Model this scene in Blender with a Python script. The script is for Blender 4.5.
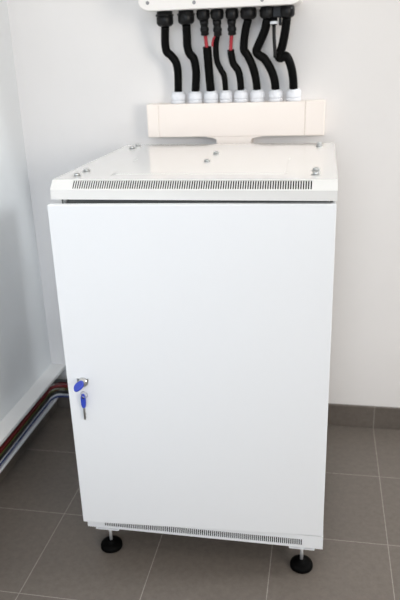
import bpy, bmesh, math, random
from mathutils import Vector, Matrix

sc = bpy.context.scene
for o in list(bpy.data.objects):
    bpy.data.objects.remove(o)
COL = sc.collection

# ------------------------------------------------------------------ camera
cd = bpy.data.cameras.new('camera')
cam = bpy.data.objects.new('camera', cd)
COL.objects.link(cam)
cd.sensor_fit = 'VERTICAL'
cd.sensor_height = 36.0
cd.sensor_width = 24.0
cd.lens = 39.07
cd.clip_start = 0.05
R_ = Vector((0.9834, 0.1786, -0.0320))
U_ = Vector((-0.0329, 0.3488, 0.9366))
F_ = Vector((-0.1784, 0.9200, -0.3489))
F_.normalize()
R_ = (R_ - F_ * R_.dot(F_)).normalized()
U_ = R_.cross(F_)
cam.matrix_world = Matrix(((R_.x, U_.x, -F_.x, 0.5692),
                           (R_.y, U_.y, -F_.y, -1.3009),
                           (R_.z, U_.z, -F_.z, 1.2121),
                           (0, 0, 0, 1)))
cd.dof.use_dof = True
cd.dof.focus_distance = 1.38
cd.dof.aperture_fstop = 4.5
sc.camera = cam

# ------------------------------------------------------------------ light
world = bpy.data.worlds.new('world')
sc.world = world
world.use_nodes = True
bg = world.node_tree.nodes['Background']
bg.inputs[0].default_value = (0.80, 0.92, 1.0, 1)
bg.inputs[1].default_value = 0.16


def area(name, loc, target, sx, sy, power, col):
    ld = bpy.data.lights.new(name, 'AREA')
    ld.shape = 'RECTANGLE'
    ld.size, ld.size_y = sx, sy
    ld.energy = power
    ld.color = col
    o = bpy.data.objects.new(name, ld)
    COL.objects.link(o)
    o.location = loc
    o.rotation_euler = (Vector(target) - Vector(loc)).to_track_quat('-Z', 'Y').to_euler()
    return o


wl = area('front_window_daylight', (0.5, -2.6, 1.55), (-0.30, 0.7, 0.62), 1.0, 1.1, 4.9, (0.88, 0.99, 1.14))
wl.data.spread = math.radians(72)
area('side_window_light', (3.1, 0.5, 2.5), (0.0, 0.4, 0.7), 0.5, 0.5, 43, (0.96, 1.0, 1.02))
area('far_window_light', (3.1, -2.6, 1.4), (0.2, 0.5, 0.8), 1.2, 1.4, 58, (1.08, 1.0, 0.91))
area('ceiling_lamp_light', (0.2, -0.9, 2.65), (0.2, -0.9, 0.0), 1.2, 0.6, 6, (1.0, 0.95, 0.88))

sc.view_settings.view_transform = 'Standard'
sc.view_settings.look = 'None'
sc.view_settings.exposure = 0.04
sc.view_settings.gamma = 1.0
sc.view_settings.use_curve_mapping = False

# ------------------------------------------------------------------ materials


def mat(name, col, rough=0.5, metal=0.0, coat=0.0, noise=0.0, nscale=40.0, bump=0.0, bscale=300.0, spec=0.5):
    m = bpy.data.materials.new(name)
    m.use_nodes = True
    nt = m.node_tree
    b = nt.nodes['Principled BSDF']
    b.inputs['Base Color'].default_value = (*col, 1)
    b.inputs['Roughness'].default_value = rough
    b.inputs['Metallic'].default_value = metal
    b.inputs['Coat Weight'].default_value = coat
    b.inputs['Coat Roughness'].default_value = 0.08
    b.inputs['Specular IOR Level'].default_value = spec
    tc = nt.nodes.new('ShaderNodeTexCoord')
    if noise > 0:
        n = nt.nodes.new('ShaderNodeTexNoise')
        n.inputs['Scale'].default_value = nscale
        n.inputs['Detail'].default_value = 5
        nt.links.new(tc.outputs['Object'], n.inputs['Vector'])
        r = nt.nodes.new('ShaderNodeMapRange')
        r.inputs['From Min'].default_value = 0.3
        r.inputs['From Max'].default_value = 0.7
        r.inputs['To Min'].default_value = 1 - noise
        r.inputs['To Max'].default_value = 1 + noise
        nt.links.new(n.outputs['Fac'], r.inputs['Value'])
        mx = nt.nodes.new('ShaderNodeVectorMath')
        mx.operation = 'SCALE'
        mx.inputs[0].default_value = col
        nt.links.new(r.outputs['Result'], mx.inputs['Scale'])
        nt.links.new(mx.outputs['Vector'], b.inputs['Base Color'])
    if bump > 0:
        n2 = nt.nodes.new('ShaderNodeTexNoise')
        n2.inputs['Scale'].default_value = bscale
        n2.inputs['Detail'].default_value = 2
        nt.links.new(tc.outputs['Object'], n2.inputs['Vector'])
        bp = nt.nodes.new('ShaderNodeBump')
        bp.inputs['Strength'].default_value = bump
        bp.inputs['Distance'].default_value = 0.001
        nt.links.new(n2.outputs['Fac'], bp.inputs['Height'])
        nt.links.new(bp.outputs['Normal'], b.inputs['Normal'])
    return m


TILE, TX, TY = 0.2985, -0.1255, -0.1659


def tile_mat(name, tiled_rows=True, tone=1.0):
    m = bpy.data.materials.new(name)
    m.use_nodes = True
    nt = m.node_tree
    b = nt.nodes['Principled BSDF']
    tc = nt.nodes.new('ShaderNodeTexCoord')
    mp = nt.nodes.new('ShaderNodeMapping')
    mp.inputs['Location'].default_value = (-TX + 20 * TILE, -TY + 20 * TILE, 0)
    nt.links.new(tc.outputs['Object'], mp.inputs['Vector'])
    br = nt.nodes.new('ShaderNodeTexBrick')
    br.offset = 0
    br.squash = 1
    br.inputs['Scale'].default_value = 1
    br.inputs['Brick Width'].default_value = TILE
    br.inputs['Row Height'].default_value = TILE if tiled_rows else 40.0
    br.inputs['Mortar Size'].default_value = 0.0012
    br.inputs['Mortar Smooth'].default_value = 0.3
    br.inputs['Color1'].default_value = (0.150, 0.128, 0.109, 1)
    br.inputs['Color2'].default_value = (0.140, 0.120, 0.102, 1)
    br.inputs['Mortar'].default_value = (0.32, 0.29, 0.26, 1)
    nt.links.new(mp.outputs['Vector'], br.inputs['Vector'])
    n = nt.nodes.new('ShaderNodeTexNoise')
    n.inputs['Scale'].default_value = 60
    n.inputs['Detail'].default_value = 10
    n.inputs['Roughness'].default_value = 0.75
    nt.links.new(tc.outputs['Object'], n.inputs['Vector'])
    r = nt.nodes.new('ShaderNodeMapRange')
    r.inputs['From Min'].default_value = 0.3
    r.inputs['From Max'].default_value = 0.7
    r.inputs['To Min'].default_value = 0.82 * tone
    r.inputs['To Max'].default_value = 1.18 * tone
    nt.links.new(n.outputs['Fac'], r.inputs['Value'])
    mx = nt.nodes.new('ShaderNodeVectorMath')
    mx.operation = 'SCALE'
    nt.links.new(br.outputs['Color'], mx.inputs[0])
    nt.links.new(r.outputs['Result'], mx.inputs['Scale'])
    nt.links.new(mx.outputs['Vector'], b.inputs['Base Color'])
    bp = nt.nodes.new('ShaderNodeBump')
    bp.inputs['Strength'].default_value = 0.4
    bp.inputs['Distance'].default_value = 0.001
    bp.invert = True
    nt.links.new(br.outputs['Fac'], bp.inputs['Height'])
    nt.links.new(bp.outputs['Normal'], b.inputs['Normal'])
    b.inputs['Roughness'].default_value = 0.45
    return m


M_FLOOR = tile_mat('floor_tile')
M_SKIRT = tile_mat('skirting_tile', False, 0.85)
M_WALL = mat('wall_paint', (0.80, 0.782, 0.768), 0.6, noise=0.012, nscale=5, bump=0.08, bscale=220)
M_WALL_L = mat('wall_paint_gloss', (0.82, 0.84, 0.85), 0.38, noise=0.012, nscale=5, bump=0.05, bscale=200)
M_POWDER = mat('white_powder_coat', (0.83, 0.846, 0.862), 0.40, bump=0.04, bscale=900)
M_COVER = mat('white_gloss_coat', (0.77, 0.765, 0.745), 0.10, coat=0.7)
M_INSIDE = mat('dark_interior_shade', (0.014, 0.014, 0.014), 0.8, spec=0.1)  # near-black: shade behind the slots and inside, put into the colour
M_GAP = mat('gap_shade_grey', (0.10, 0.105, 0.10), 0.6)  # dark grey carries the shade of the gap above the door
M_STEEL = mat('zinc_steel', (0.54, 0.55, 0.55), 0.30, metal=1.0, noise=0.08, nscale=200)
M_BOLT = mat('bright_zinc', (0.75, 0.76, 0.77), 0.35, metal=0.6)
M_RUBBER = mat('black_rubber', (0.002, 0.002, 0.002), 0.6, spec=0.06, bump=0.1, bscale=600)
M_BLACKPL = mat('black_nylon', (0.005, 0.005, 0.0055), 0.38, spec=0.25)
M_SLEEVE = mat('black_conduit', (0.003, 0.003, 0.003), 0.45, bump=0.1, bscale=400, spec=0.08)
M_RED = mat('red_wire_sheath', (0.40, 0.022, 0.035), 0.45)
M_WGLAND = mat('white_nylon', (0.80, 0.82, 0.86), 0.35)
M_DUCT = mat('cream_pvc', (0.93, 0.85, 0.785), 0.38, bump=0.02, bscale=500)
M_INV = mat('offwhite_housing', (0.85, 0.825, 0.795), 0.42, bump=0.03, bscale=700)
M_INVGREY = mat('grey_screw', (0.32, 0.32, 0.33), 0.4, metal=0.4)
M_KEYBLUE = mat('blue_key_plastic', (0.035, 0.07, 0.50), 0.35)
M_KEYDARK = mat('dark_blue_hole', (0.01, 0.015, 0.08), 0.5)
M_TRUNK = mat('white_trunking_pvc', (0.80, 0.80, 0.79), 0.4)
M_LIP = mat('white_trunking_lip', (0.80, 0.82, 0.85), 0.4)


# ------------------------------------------------------------------ mesh helpers

class MB:
    def __init__(self):
        self.bm = bmesh.new()

    def box(self, x0, y0, z0, x1, y1, z1, bev=0.0, seg=2, mw=None):
        g = bmesh.ops.create_cube(self.bm, size=1.0)
        vs = g['verts']
        for v in vs:
            v.co = Vector((x0 + (v.co.x + .5) * (x1 - x0), y0 + (v.co.y + .5) * (y1 - y0), z0 + (v.co.z + .5) * (z1 - z0)))
        if bev > 0:
            es = list({e for v in vs for e in v.link_edges})
            g2 = bmesh.ops.bevel(self.bm, geom=es, offset=bev, segments=seg, profile=0.5, affect='EDGES')
            vs = list({v for f in g2['faces'] for v in f.verts} | {v for v in vs if v.is_valid})
        if mw is not None:
            for v in vs:
                v.co = mw @ v.co
        return self

    def prism(self, pts, axis, a, b, bev=0.0):
        """outline pts (2-D) extruded along axis from a to b; other axes in order"""
        def mk(p, t):
            if axis == 0:
                return Vector((t, p[0], p[1]))
            if axis == 1:
                return Vector((p[0], t, p[1]))
            return Vector((p[0], p[1], t))
        va = [self.bm.verts.new(mk(p, a)) for p in pts]
        vb = [self.bm.verts.new(mk(p, b)) for p in pts]
        fs = [self.bm.faces.new(va), self.bm.faces.new(list(reversed(vb)))]
        n = len(pts)
        for i in range(n):
            fs.append(self.bm.faces.new([va[i], vb[i], vb[(i + 1) % n], va[(i + 1) % n]]))
        bmesh.ops.recalc_face_normals(self.bm, faces=fs)
        if bev > 0:
            es = list({e for v in va for e in v.link_edges if e.other_vert(v) in va})
            es += list({e for v in vb for e in v.link_edges if e.other_vert(v) in vb})
            bmesh.ops.bevel(self.bm, geom=es, offset=bev, segments=2, profile=0.5, affect='EDGES')
        return self

    def lathe(self, prof, seg=24, mw=Matrix()):
        """prof: (radius, height) pairs about local z"""
        rings = []
        for r, h in prof:
            if r < 1e-6:
                rings.append([self.bm.verts.new(mw @ Vector((0, 0, h)))])
            else:
                rings.append([self.bm.verts.new(mw @ Vector((r * math.cos(2 * math.pi * k / seg), r * math.sin(2 * math.pi * k / seg), h))) for k in range(seg)])
        fs = []
        for A, B in zip(rings, rings[1:]):
            for k in range(seg):
                k2 = (k + 1) % seg
                if len(A) == 1:
                    fs.append(self.bm.faces.new([A[0], B[k], B[k2]]))
                elif len(B) == 1:
                    fs.append(self.bm.faces.new([A[k], B[0], A[k2]]))
                else:
                    fs.append(self.bm.faces.new([A[k], B[k], B[k2], A[k2]]))
        for Rg in (rings[0], rings[-1]):
            if len(Rg) > 1:
                fs.append(self.bm.faces.new(Rg))
        bmesh.ops.recalc_face_normals(self.bm, faces=fs)
        for f in fs:
            f.smooth = True
        return self

    def tube(self, pts, r, seg=12, sub=6, closed=False):
        P = [Vector(p) for p in pts]
        n = len(P)
        path = []
        rng = range(n if closed else n - 1)
        for i in rng:
            if closed:
                a, b, c, d = P[(i - 1) % n], P[i], P[(i + 1) % n], P[(i + 2) % n]
            else:
                a = P[i - 1] if i else P[0] * 2 - P[1]
                b, c = P[i], P[i + 1]
                d = P[i + 2] if i + 2 < n else P[-1] * 2 - P[-2]
            for s in range(sub):
                t = s / sub
                path.append(0.5 * (2 * b + (c - a) * t + (2 * a - 5 * b + 4 * c - d) * t * t + (3 * b - a - 3 * c + d) * t ** 3))
        if not closed:
            path.append(P[-1])
        m = len(path)
        rings = []
        up = None
        for i in range(m):
            if closed:
                T = (path[(i + 1) % m] - path[i - 1]).normalized()
            else:
                T = (path[min(i + 1, m - 1)] - path[max(i - 1, 0)]).normalized()
            if up is None:
                up = T.orthogonal().normalized()
            up = (up - T * up.dot(T)).normalized()
            s = T.cross(up)
            rr = r[0] + (r[1] - r[0]) * i / (m - 1) if isinstance(r, tuple) else r
            rings.append([self.bm.verts.new(path[i] + rr * (up * math.cos(2 * math.pi * k / seg) + s * math.sin(2 * math.pi * k / seg))) for k in range(seg)])
        fs = []
        pairs = list(zip(rings, rings[1:]))
        if closed:
            pairs.append((rings[-1], rings[0]))
        for A, B in pairs:
            for k in range(seg):
                k2 = (k + 1) % seg
                fs.append(self.bm.faces.new([A[k], A[k2], B[k2], B[k]]))
        if not closed:
            fs.append(self.bm.faces.new(rings[0]))
            fs.append(self.bm.faces.new(rings[-1]))
        bmesh.ops.recalc_face_normals(self.bm, faces=fs)
        for f in fs:
            f.smooth = True
        return self

    def slotted(self, o, eu, ev, w, h, th, slots, v0, v1):
        """panel at origin o spanned by unit vectors eu, ev; slots = [(u0,u1)] cut from v0 to v1"""
        o, eu, ev = Vector(o), Vector(eu), Vector(ev)
        en = eu.cross(ev).normalized()
        mw = Matrix(((eu.x, ev.x, en.x, o.x), (eu.y, ev.y, en.y, o.y), (eu.z, ev.z, en.z, o.z), (0, 0, 0, 1)))
        rects = [(0, 0, w, v0), (0, v1, w, h), (0, v0, slots[0][0], v1), (slots[-1][1], v0, w, v1)]
        for a, b in zip(slots, slots[1:]):
            rects.append((a[1], v0, b[0], v1))
        for (a, b, c, d) in rects:
            self.box(a, b, -th, c, d, 0, mw=mw)
        return self

    def build(self, name, material, parent=None):
        me = bpy.data.meshes.new(name)
        self.bm.to_mesh(me)
        self.bm.free()
        me.materials.append(material)
        o = bpy.data.objects.new(name, me)
        COL.objects.link(o)
        if parent is not None:
            o.parent = parent
            if parent.type == 'EMPTY':
                o.matrix_parent_inverse = Matrix.Translation(-Vector(parent.location))
        return o


def tag(o, label=None, cat=None, group=None, kind=None):
    if label:
        o['label'] = label
    if cat:
        o['category'] = cat
    if group:
        o['group'] = group
    if kind:
        o['kind'] = kind
    return o


def thing(name, loc, label, cat, group=None):
    o = bpy.data.objects.new(name, None)
    o.empty_display_size = 0.05
    COL.objects.link(o)
    o.location = loc
    return tag(o, label, cat, group)


# ------------------------------------------------------------------ the room
XL, YW = -0.3855, 0.7196
fl = MB().box(XL - 0.1, -3.0, -0.05, 3.2, YW + 0.1, 0.0).build('floor', M_FLOOR)
tag(fl, kind='structure')
tag(MB().box(XL - 0.1, YW, 0.0, 3.2, YW + 0.1, 2.7).build('wall_back', M_WALL), kind='structure')
tag(MB().box(XL - 0.1, -3.0, 0.0, XL, YW, 2.7).build('wall_left', M_WALL_L), kind='structure')
tag(MB().box(XL, YW - 0.009, 0.0, 3.2, YW, 0.0815, 0.0012, 1).build('baseboard_back', M_SKIRT), kind='structure')
bl = MB().box(XL, -3.0, 0.0, XL + 0.009, YW - 0.009, 0.0815, 0.0012, 1).build('baseboard_left', M_SKIRT)
tag(bl, kind='structure')

tag(MB().box(XL - 0.1, -3.0, 2.7, 3.2, YW + 0.1, 2.8).build('ceiling', M_WALL), kind='structure')

# ------------------------------------------------------------------ cabinet
W, D = 0.6, 0.593
ZB, ZD, ZC, ZT = 0.0798, 0.118, 0.9376, 0.9767
cab = thing('network_cabinet', (0.3, 0.3, 0.0), 'white steel network cabinet on black rubber feet with its door slightly ajar', 'cabinet')

# body: frame, side panels, back and bottom
m = MB()
m.box(0.003, 0.05, ZB, 0.006, D - 0.006, ZC)
m.box(W - 0.006, 0.05, ZB, W - 0.003, D - 0.006, ZC)
m.box(0.003, D - 0.009, ZB, W - 0.003, D - 0.006, ZC)
m.box(0.003, 0.002, ZB, W - 0.003, D - 0.006, ZB + 0.002)
for x in (0.015, W - 0.037):
    m.box(x, 0.024, ZD, x + 0.022, 0.06, ZC, 0.001, 1)
m.box(0.015, 0.024, ZC - 0.022, W - 0.015, 0.06, ZC - 0.001, 0.001, 1)
m.build('body', M_POWDER, cab)
m = MB()
m.box(0.05, 0.10, 0.14, W - 0.05, 0.104, ZC - 0.03)
m.box(0.05, 0.104, 0.14, 0.054, D - 0.05, ZC - 0.03)
m.box(W - 0.054, 0.104, 0.14, W - 0.05, D - 0.05, ZC - 0.03)
m.build('mounting_rail_cage', M_INSIDE, cab)
MB().box(0.0155, 0.019, ZC - 0.021, W - 0.0155, 0.0235, ZC - 0.0005).build('door_gap_shade', M_GAP, cab)  # added dark strip painting the shade in the gap under the cover
lt = MB().box(0.022, 0.012, ZC - 0.014, 0.030, 0.019, ZC - 0.002, 0.001, 1).box(0.0245, 0.009, ZC - 0.012, 0.0275, 0.013, ZC - 0.006).build('door_latch', M_STEEL, cab)  # small steel latch piece at the top left of the frame

# top cover with sloped slotted front
ZK = 0.9582                                   # knee: upright lip below, slotted chamfer above
e = Vector((0, 0.0191, ZT - ZK))
Ls = e.length
e.normalize()
slots = [(0.0485 + 0.005035 * k, 0.0485 + 0.005035 * k + 0.0027) for k in range(100)]
m = MB()
m.slotted((0, 0, ZK), (1, 0, 0), e, W, Ls, 0.0015, slots, Ls * 0.12, Ls * 0.93)
m.box(0, 0.0, ZC, W, 0.0015, ZK)
m.box(0, 0.0191, ZT - 0.0015, W, D, ZT)
side = [(0.0016, ZC), (0.0016, ZK), (0.0205, ZT - 0.0016), (D, ZT - 0.0015), (D, ZC)]
m.prism(side, 0, 0.0, 0.0015)
m.prism(side, 0, W - 0.0015, W)
m.box(0.0015, D - 0.0015, ZC, W - 0.0015, D, ZT - 0.0015)
m.box(0.0015, 0.003, ZC + 0.0002, W - 0.0015, 0.02, ZC + 0.0015)
cover = m.build('top_cover', M_COVER, cab)
# added near-black filler standing for the shade behind the slots
MB().prism([(0.008, ZC + 0.003), (0.008, ZK - 0.002), (0.0235, ZT - 0.005), (0.030, ZT - 0.005), (0.030, ZC + 0.003)], 0, 0.01, W - 0.01).build('slot_shade', M_INSIDE, cover)


def screw(x, y, z, r, parent, h=0.003):
    mw = Matrix.Translation((x, y, z))
    m = MB().lathe([(r * 1.55, 0), (r * 1.55, 0.0010), (r * 1.1, 0.0012)], 22, mw)
    m.lathe([(r * 1.12, 0.001), (r * 1.12, h * 0.85), (r * 0.95, h), (r * 0.55, h), (r * 0.5, h * 0.5), (0, h * 0.5)], 6, mw @ Matrix.Rotation(0.3, 4, 'Z'))
    return m.build('screw', M_STEEL, parent)


for (x, y) in ((0.0405, 0.060), (0.0415, 0.118), (0.039, 0.505), (0.0405, 0.562), (0.556, 0.072), (0.5555, 0.125), (0.558, 0.515), (0.558, 0.560)):
    screw(x, y, ZT, 0.0062, cover, 0.0065)
for (x, y) in ((0.2962, 0.2544), (0.2968, 0.389)):
    screw(x, y, ZT, 0.0058, cover, 0.0065)
# punched knock-out slits marking the cable entry plate in the roof
for (x, y, dx, dy) in ((0.1155, 0.067, 0.0030, 0.036), (0.108, 0.270, 0.0030, 0.036), (0.4885, 0.280, 0.0030, 0.036), (0.4925, 0.094, 0.005, 0.005)):
    MB().box(x, y, ZT - 0.0005, x + dx, y + dy, ZT + 0.0002).build('knockout_slit', M_INVGREY, cover)
m = MB()
m.box(0.12, 0.085, ZT - 0.0005, 0.49, 0.335, ZT + 0.0006, 0.0003, 1)
m.build('cable_entry_plate', M_COVER, cover)

# base panel with slots
slots = [(0.0465 + 0.0050 * k, 0.0465 + 0.0050 * k + 0.0029) for k in range(101)]
m = MB()
m.slotted((0, 0, ZB), (1, 0, 0), (0, 0, 1), W, ZD - ZB - 0.0012, 0.0015, slots, 0.0065, 0.0240)
m.box(0, 0.0015, ZB, 0.0015, 0.06, ZD - 0.0012)
m.box(W - 0.0015, 0.0015, ZB, W, 0.06, ZD - 0.0012)
m.box(0.0015, 0.0015, ZD - 0.003, W - 0.0015, 0.045, ZD - 0.0014)
base = m.build('base_panel', M_POWDER, cab)
MB().box(0.003, 0.0017, ZB + 0.0022, W - 0.003, 0.016, ZB + 0.0040).box(0.003, 0.012, ZB + 0.0040, W - 0.003, 0.016, ZD - 0.004).build('slot_shade', M_INSIDE, base)  # near-black filler added as the shade seen through the base slots

# door, hinged at the right, a few degrees open
TH = math.radians(2.95)
hinge = Vector((W - 0.001, 0.0, 0))


def door_mw():
    return Matrix.Translation(hinge) @ Matrix.Rotation(TH, 4, 'Z') @ Matrix.Translation(-hinge)


DM = door_mw()
DB, DT = ZD + 0.001, 0.9318
m = MB()
m.box(0.0015, 0.0, DB, W - 0.001, 0.017, DT, 0.0018, 2, mw=DM)
door = m.build('door', M_POWDER, cab)
# lock on the door: plate, barrel
lx, lz = 0.0400, 0.5170


def dl(x, y, z):
    return DM @ Vector((x, y, z))


def door_dir_mat(x, z, y=0.0):
    """matrix: local z -> out of the door (towards the viewer), local x -> along the door"""
    o = dl(x, y, z)
    ex = (DM.to_3x3() @ Vector((1, 0, 0)))
    ez = (DM.to_3x3() @ Vector((0, -1, 0)))
    ey = ez.cross(ex)
    return Matrix(((ex.x, ey.x, ez.x, o.x), (ex.y, ey.y, ez.y, o.y), (ex.z, ey.z, ez.z, o.z), (0, 0, 0, 1)))


L = door_dir_mat(lx, lz)
m = MB()
m.lathe([(0.0122, -0.002), (0.0122, 0.002), (0.0105, 0.0045), (0.0085, 0.005), (0.008, 0.0085), (0.007, 0.0095), (0, 0.0095)], 28, L)
m.box(-0.0135, 0.001, 0.0, -0.0105, 0.0105, 0.004, 0.0008, 1, mw=L)
m.box(0.0105, 0.001, 0.0, 0.0135, 0.0105, 0.004, 0.0008, 1, mw=L)
m.build('lock', M_STEEL, door)

# feet
foot_pos = [(0.0505, 0.024), (W - 0.0505, 0.024), (0.0505, D - 0.06), (W - 0.0505, D - 0.06)]
for (x, y) in foot_pos:
    f = MB()
    f.box(x - 0.031, y - 0.021, 0.0705, x + 0.031, y + 0.03, 0.0735, 0.0006, 1)
    f.box(x - 0.031, y - 0.019, 0.0735, x - 0.028, y + 0.03, ZB)
    f.box(x + 0.028, y - 0.019, 0.0735, x + 0.031, y + 0.03, ZB)
    f.box(x - 0.004, y - 0.019, 0.0735, x + 0.004, y + 0.03, ZB)
    fo = f.build('foot', M_POWDER, cab)
    mw = Matrix.Translation((x, y, 0))
    MB().lathe([(0.0042, 0.019), (0.0042, 0.0705), (0, 0.0705)], 14, mw).build('bolt', M_BOLT, fo)
    MB().lathe([(0, 0), (0.026, 0), (0.0285, 0.002), (0.0285, 0.009), (0.027, 0.013), (0.018, 0.0165), (0.0095, 0.018), (0.0085, 0.024), (0, 0.024)], 32, mw).build('rubber_pad', M_RUBBER, fo)

# ------------------------------------------------------------------ keys
def key_head(mb, cx, cy, rx, ry, z0, z1, mw, ang=0.0):
    pts = []
    n = 28
    for k in range(n):
        a = 2 * math.pi * k / n
        ca, sa = math.cos(a), math.sin(a)
        px = rx * math.copysign(abs(ca) ** 0.75, ca)
        py = ry * math.copysign(abs(sa) ** 0.75, sa)
        pts.append((cx + px * math.cos(ang) - py * math.sin(ang), cy + px * math.sin(ang) + py * math.cos(ang)))
    va = [mb.bm.verts.new(mw @ Vector((p[0], p[1], z0))) for p in pts]
    vb = [mb.bm.verts.new(mw @ Vector((p[0], p[1], z1))) for p in pts]
    fs = [mb.bm.faces.new(va), mb.bm.faces.new(vb)]
    for i in range(n):
        j = (i + 1) % n
        fs.append(mb.bm.faces.new([va[i], va[j], vb[j], vb[i]]))
    bmesh.ops.recalc_face_normals(mb.bm, faces=fs)
    es = list({ed for f in fs[:2] for ed in f.edges})
    bmesh.ops.bevel(mb.bm, geom=es, offset=abs(z1 - z0) * 0.3, segments=2, profile=0.5, affect='EDGES')


# key in the lock, its oval blue head turned and standing off the door
k1 = thing('key', dl(lx, -0.0096, lz), 'blue headed key plugged into the cabinet door lock', 'key')
K = door_dir_mat(lx, lz, -0.0097)
m = MB()
m.box(-0.0035, -0.001, 0.0, 0.0035, 0.001, 0.010, mw=K)
m.build('key_blade', M_STEEL, k1)
KH = K @ Matrix.Translation((-0.0025, 0.0025, 0.016)) @ Matrix.Rotation(math.radians(35), 4, 'Z') @ Matrix.Rotation(math.radians(-60), 4, 'X')
m = MB()
key_head(m, 0, 0, 0.0142, 0.0120, -0.0022, 0.0022, KH)
m.build('key_head', M_KEYBLUE, k1)

# split ring and second key hanging from it
ringc = Vector((lx + 0.0040, 0, lz - 0.0250))
RM = door_dir_mat(ringc.x, ringc.z, -0.014)
m = MB()
pts = []
for k in range(16):
    a = 2 * math.pi * k / 16
    pts.append(RM @ Vector((0.0078 * math.cos(a), 0.0098 * math.sin(a), 0.004 * math.sin(a))))
m.tube(pts, 0.0007, 8, 3, closed=True)
rg = m.build('key_ring', M_STEEL)
tag(rg, 'thin steel ring joining the two blue keys', 'key ring')
k2 = thing('key', dl(lx - 0.001, -0.013, lz - 0.05), 'blue headed key hanging blade down from the ring below the lock', 'key')
K = door_dir_mat(lx - 0.0015, lz - 0.0450, -0.0085) @ Matrix.Rotation(math.radians(-1), 4, 'Z')
m = MB()
key_head(m, 0, 0, 0.0060, 0.0185, -0.0022, 0.0022, K)
hd = m.build('key_head', M_KEYBLUE, k2)
m = MB()
m.lathe([(0.0026, 0.0018), (0.0026, 0.0026), (0, 0.0026)], 16, K @ Matrix.Translation((0.0005, 0.009, 0)))
m.build('ring_hole', M_KEYDARK, hd)
m = MB()
m.box(-0.0022, -0.050, -0.0010, 0.0022, -0.0175, 0.0010, 0.0004, 1, mw=K)
for k, h in enumerate((0.0008, 0.0014, 0.0006, 0.0012, 0.0009)):
    y = -0.031 - k * 0.0034
    m.box(0.0022, y - 0.0013, -0.0009, 0.0022 + h, y + 0.0013, 0.0009, mw=K)
m.build('key_blade', M_STEEL, k2)

# ------------------------------------------------------------------ wall duct
YF = 0.655
duct = thing('cable_duct', (0.309, YW, 0.99), 'cream horizontal cable duct box on the back wall behind the cabinet', 'cable duct')
X0, X1, Z0, Z1 = 0.0475, 0.571, 0.990, 1.0855
m = MB().box(0.0831, YF, Z0, 0.5144, YW - 0.0003, Z1, 0.002, 2)
m.build('cover', M_DUCT, duct)
for a, b in ((X0, 0.08305), (0.51445, X1)):
    MB().box(a, YF - 0.0006, Z0 - 0.0005, b, YW - 0.0003, Z1 + 0.0005, 0.003, 3).build('end_cap', M_DUCT, duct)
# tee: flared neck going down to the floor behind the cabinet
c = 0.308
pts = [(0.226, Z0 + 0.0002)]
for k in range(7):
    a = math.pi / 2 * k / 6
    pts.append((0.231 + 0.026 * math.sin(a), Z0 - 0.016 + 0.010 * math.cos(a) + 0.004))
pts += [(0.257, 0.30), (0.359, 0.30)]
for k in range(6, -1, -1):
    a = math.pi / 2 * k / 6
    pts.append((0.385 - 0.026 * math.sin(a), Z0 - 0.016 + 0.010 * math.cos(a) + 0.004))
pts.append((0.390, Z0 + 0.0002))
MB().prism(pts, 1, YF + 0.0005, YW - 0.0003).build('tee_branch', M_DUCT, duct)

wx = [(0.1392, 0.0145), (0.1906, 0.0142), (0.2385, 0.0142), (0.2832, 0.0126), (0.3274, 0.0140), (0.3751, 0.0140), (0.4285, 0.0142), (0.4803, 0.0145)]
for x, r in wx:
    q = r * 1.55
    mw = Matrix.Translation((x, 0.6865, Z1 + 0.0002))
    g = MB().lathe([(q, 0), (q, 0.0075), (q * 0.97, 0.009)], 8, mw @ Matrix.Rotation(0.39, 4, 'Z'))
    g.lathe([(q * 0.90, 0.0095), (q * 0.95, 0.012), (q * 0.95, 0.024), (q * 0.88, 0.0285), (q * 0.74, 0.0325), (0.0125, 0.034)], 24, mw)
    g.build('cable_gland', M_WGLAND, duct)

# ------------------------------------------------------------------ inverter
YI = 0.56
inv = thing('inverter', (0.285, YW, 1.55), 'off white wall mounted inverter housing cropped by the top edge', 'inverter')
IX0, IX1, IZ0, IZ1 = 0.0665, 0.5035, 1.3335, 1.86
rr = 0.032
pts = []
for (cx, cz, a0) in ((IX0 + rr, IZ0 + rr * 0.7, 180), (IX1 - rr, IZ0 + rr * 0.7, 270), (IX1 - rr, IZ1 - rr, 0), (IX0 + rr, IZ1 - rr, 90)):
    for k in range(9):
        a = math.radians(a0 + 90 * k / 8)
        ry = rr * 0.7 if a0 >= 180 else rr
        pts.append((cx + rr * math.cos(a), cz + ry * math.sin(a)))
MB().prism(pts, 1, YI, YI + 0.018, 0.002).build('front_cover', M_INV, inv)
ins = [(IX0 + IX1) / 2, (IZ0 + IZ1) / 2]
pts2 = [(ins[0] + (p[0] - ins[0]) * 0.988, ins[1] + (p[1] - ins[1]) * 0.994) for p in pts]
MB().prism(pts2, 1, YI + 0.018, YW - 0.0003, 0.001).build('housing', M_INV, inv)
for x, z in ((0.0926, 1.3535), (0.2196, 1.3491), (0.3999, 1.3475), (0.4790, 1.352)):
    if x > 0.45:
        continue
    mw = Matrix.Translation((x, YI, z)) @ Matrix.Rotation(math.pi / 2, 4, 'X')
    MB().lathe([(0.0048, 0), (0.0046, 0.0012), (0.003, 0.0018), (0.0026, 0.0008), (0, 0.0008)], 18, mw).build('cover_screw', M_INVGREY, inv)


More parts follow.
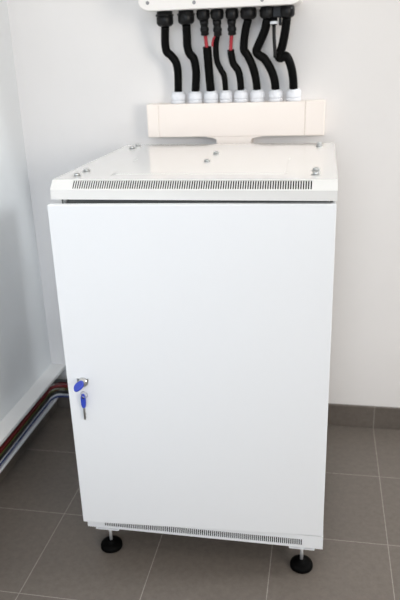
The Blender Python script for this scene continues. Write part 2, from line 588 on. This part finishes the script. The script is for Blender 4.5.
def black_gland(x, y, r, zb, flange=True):
    """hex bodied gland screwed into the underside of the inverter"""
    t = IZ0 + 0.0008
    mw = Matrix.Translation((x, y, 0))
    g = MB()
    g.lathe([(r * 0.92, zb + 0.022), (r * 0.92, t)], 20, mw)
    g.lathe([(r * 1.06, t - 0.012), (r * 1.06, t - 0.007)], 6, mw @ Matrix.Rotation(0.3, 4, 'Z'))
    g.lathe([(r * 0.62, zb), (r * 0.86, zb + 0.003), (r, zb + 0.008), (r, zb + 0.0235), (r * 0.97, zb + 0.025)], 12, mw)
    return g.build('cable_gland', M_BLACKPL, inv)


for x, r, zb in ((0.1225, 0.0238, 1.2960), (0.1832, 0.0232, 1.2990), (0.2312, 0.0185, 1.3080), (0.2705, 0.0180, 1.3070), (0.3115, 0.0180, 1.3060),
                 (0.3567, 0.0222, 1.3050), (0.4085, 0.0210, 1.3050), (0.4610, 0.0210, 1.3050)):
    black_gland(x, 0.628, r, zb)
# little service plug between the last two glands
sp = thing('antenna_plug', (0.4262, 0.630, IZ0), 'small black plug with white ring between the two rightmost cables', 'plug')
m = MB()
m.box(0.423, 0.616, 1.3065, 0.4475, 0.642, IZ0 - 0.0002, 0.002, 1)
m.box(0.4395, 0.622, 1.2865, 0.4465, 0.640, 1.3065, 0.002, 1)
m.lathe([(0.0075, 1.288), (0.0095, 1.291), (0.0095, 1.3065)], 16, Matrix.Translation((0.4262, 0.630, 0)))
m.build('plug_body', M_BLACKPL, sp)
MB().lathe([(0.0118, 1.2905), (0.0122, 1.292), (0.0122, 1.2965), (0.0118, 1.298)], 20, Matrix.Translation((0.4262, 0.630, 0))).build('plug_ring', M_WGLAND, sp)
MB().tube([(0.4262, 0.630, 1.289), (0.4266, 0.631, 1.26), (0.4285, 0.633, 1.23), (0.4295, 0.634, 1.205)], 0.0048, 10, 4).build('plug_stem', M_BLACKPL, sp)

# ------------------------------------------------------------------ cables inverter -> duct
CG = 'cables between the inverter and the duct'
paths = {
    1: [(0.1222, 0.629, 1.2965), (0.1169, 0.643, 1.267), (0.1156, 0.649, 1.246), (0.1184, 0.6535, 1.2298), (0.1305, 0.6565, 1.2187), (0.1423, 0.6618, 1.1993), (0.1445, 0.67, 1.1688), (0.1395, 0.685, 1.108)],
    2: [(0.1829, 0.629, 1.2995), (0.1806, 0.643, 1.2647), (0.1795, 0.649, 1.2438), (0.184, 0.6546, 1.2237), (0.1952, 0.6588, 1.2085), (0.199, 0.667, 1.1784), (0.1966, 0.6745, 1.1507), (0.1910, 0.685, 1.108)],
    3: [(0.2361, 0.6498, 1.2392), (0.2367, 0.658, 1.2099), (0.2371, 0.6708, 1.1635), (0.2385, 0.685, 1.108)],
    4: [(0.2675, 0.640, 1.2700), (0.2613, 0.6498, 1.2383), (0.2622, 0.6603, 1.201), (0.2723, 0.667, 1.1763), (0.2807, 0.6723, 1.1568), (0.2828, 0.685, 1.107)],
    5: [(0.3033, 0.652, 1.229), (0.3047, 0.6565, 1.2131), (0.3094, 0.6625, 1.1915), (0.3215, 0.6674, 1.1736), (0.3267, 0.6745, 1.1473), (0.3274, 0.685, 1.107)],
    6: [(0.3558, 0.629, 1.3055), (0.3474, 0.637, 1.2791), (0.3419, 0.646, 1.2486), (0.341, 0.652, 1.2278), (0.3506, 0.6561, 1.213), (0.3643, 0.6647, 1.1818), (0.3724, 0.6745, 1.1461), (0.3751, 0.685, 1.107)],
    7: [(0.4085, 0.629, 1.3055), (0.3998, 0.6378, 1.2746), (0.3837, 0.6475, 1.242), (0.3756, 0.6527, 1.224), (0.3829, 0.6558, 1.2133), (0.3995, 0.6591, 1.2008), (0.4173, 0.6678, 1.1695), (0.4263, 0.676, 1.1392), (0.4285, 0.685, 1.1058)],
    8: [(0.4606, 0.629, 1.3055), (0.4558, 0.6385, 1.27), (0.4474, 0.6498, 1.232), (0.4375, 0.6575, 1.2089), (0.4444, 0.660, 1.2034), (0.4584, 0.6575, 1.2082), (0.4709, 0.6632, 1.184), (0.4781, 0.673, 1.1488), (0.4803, 0.685, 1.1046)],
}
rad = {1: 0.0118, 2: 0.0120, 3: 0.0125, 4: 0.0084, 5: 0.0102, 6: 0.0114, 7: 0.0120, 8: 0.0120}
lab = {
    1: 'black conduit with a bend, leftmost cable under the inverter',
    2: 'thick bent black conduit, second cable from the left under the inverter',
    3: 'straight thick black sleeve with red wire, third cable from the left',
    4: 'thin kinked black cable beside the straight sleeve, fourth from the left',
    5: 'bent black sleeve with a long bare red wire on top, fifth from the left',
    6: 'bent black conduit, third cable from the right under the inverter',
    7: 'black conduit kinked far left, second cable from the right',
    8: 'black conduit kinked behind the small plug, rightmost cable',
}


def connector(parent, x, y, ztop, zbot, lean=0.0, dy=0.012):
    L_ = ztop - zbot
    ang = Matrix.Translation((x, y, ztop)) @ Matrix.Rotation(math.atan2(dy, L_), 4, 'X') @ Matrix.Rotation(-lean, 4, 'Y')
    r = 0.0122
    m = MB().lathe([(r, 0), (r, -L_ * 0.28), (r * 0.86, -L_ * 0.30), (r * 0.86, -L_ * 0.52), (r * 1.02, -L_ * 0.54), (r * 1.02, -L_ * 0.70), (r * 0.88, -L_ * 0.74), (r * 0.95, -L_ * 0.95), (r * 0.6, -L_)], 16, ang)
    return m.build('connector', M_BLACKPL, parent)


for k in range(1, 9):
    p = paths[k]
    if k in (3, 4, 5):
        t = thing('cable', p[-1], lab[k], 'cable', CG)
        s = MB().tube(p, rad[k], 14, 6).build('sleeve', M_SLEEVE, t)
        if k == 3:
            connector(t, 0.2325, 0.630, 1.3095, 1.268)
            w = MB()
            w.tube([(0.2335, 0.6425, 1.270), (0.2345, 0.6465, 1.252), (0.2360, 0.650, 1.232)], 0.0050, 10, 5)
            w.build('red_wire', M_RED, t)
        elif k == 4:
            connector(t, 0.2690, 0.630, 1.3085, 1.265)
            w = MB().tube([(0.2620, 0.6360, 1.266), (0.2565, 0.6380, 1.258), (0.2535, 0.6395, 1.248), (0.2530, 0.6410, 1.240)], 0.0030, 10, 5)
            w.build('red_wire', M_RED, t)
        else:
            connector(t, 0.3095, 0.630, 1.3075, 1.266)
            w = MB().tube([(0.3075, 0.6425, 1.269), (0.3050, 0.648, 1.248), (0.3032, 0.652, 1.224)], 0.0050, 10, 5)
            w.build('red_wire', M_RED, t)
    else:
        tag(MB().tube(p, rad[k], 14, 6).build('cable', M_SLEEVE), lab[k], 'cable', CG)

# ------------------------------------------------------------------ open trunking on the left wall
tr = thing('cable_trunking', (XL, -0.4, 0.13), 'open white cable trunking running along the foot of the left wall', 'trunking')
YE = -1.6
TZ0, TZ1 = 0.0830, 0.1770
MB().box(XL + 0.0003, YE, TZ0, XL + 0.0025, YW - 0.0005, TZ1 - 0.002).build('back_plate', M_TRUNK, tr)
MB().box(XL + 0.0003, YE, TZ1 - 0.002, XL + 0.0555, YW - 0.0005, TZ1, 0.0006, 1).box(XL + 0.0525, YE, TZ1 - 0.010, XL + 0.0555, YW - 0.0005, TZ1 - 0.001).build('top_flange', M_TRUNK, tr)
MB().box(XL + 0.0003, YE, TZ0 - 0.002, XL + 0.0480, YW - 0.0005, TZ0).box(XL + 0.0455, YE, TZ0 - 0.001, XL + 0.0480, YW - 0.0005, TZ0 + 0.006, 0.0006, 1).build('bottom_flange', M_LIP, tr)

random.seed(4)
CB = [
    ('black', (0.012, 0.012, 0.013), 0.0062, 0.040, 0.0735, 'thick black cable at the top front of the open trunking'),
    ('black', (0.012, 0.012, 0.013), 0.0055, 0.012, 0.060, 'black cable second from top at the back of the trunking'),
    ('red', (0.28, 0.012, 0.014), 0.0056, 0.0270, 0.062, 'bright red cable, highest of the red ones in the trunking'),
    ('red', (0.16, 0.010, 0.012), 0.0052, 0.0395, 0.056, 'dark red cable in front of the bright one in the trunking'),
    ('brown', (0.12, 0.035, 0.015), 0.0042, 0.030, 0.044, 'brown cable in the middle of the trunking bundle'),
    ('green', (0.10, 0.12, 0.02), 0.0020, 0.0405, 0.042, 'thin yellow green earth wire in the trunking'),
    ('black', (0.012, 0.012, 0.013), 0.0058, 0.0385, 0.0305, 'black cable along the front of the trunking above blue one'),
    ('red', (0.32, 0.012, 0.03), 0.0042, 0.024, 0.024, 'lowest red cable lying behind the blue one in the trunking'),
    ('blue', (0.02, 0.04, 0.15), 0.0038, 0.0370, 0.0115, 'blue cable lying just above the white lip of the trunking'),
    ('white', (0.72, 0.74, 0.78), 0.0026, 0.0375, 0.0190, 'thin white cable between the blue cable and the black one in the trunking'),
]
for i, (nm, c3, r, dx, dz, lb) in enumerate(CB):
    pts = []
    n = 15
    for k in range(n):
        y = YE + 0.02 + (0.60 - YE - 0.02) * k / (n - 1)
        ox = 0.0012 * math.sin(k * 1.3)
        oz = 0.0010 * math.sin(k * 0.9)
        if dz < 0.02:
            oz = 0.0
        pts.append((XL + dx + ox, y, TZ0 + dz + oz))
    # turn out of the trunking towards the back of the cabinet
    ze = TZ0 + dz
    yy = 0.668 - dx
    pts += [(XL + dx, yy - 0.030, ze), (XL + dx + 0.010, yy - 0.008, ze), (XL + dx + 0.032, yy, ze), (XL + 0.13, yy, ze), (XL + 0.24, yy, ze), (XL + 0.40, yy, ze)]
    tag(MB().tube(pts, r, 10, 5).build('trunking_cable', mat(nm + '_cable_sheath', c3, 0.4)), lb, 'cable', 'cables lying in the open trunking')
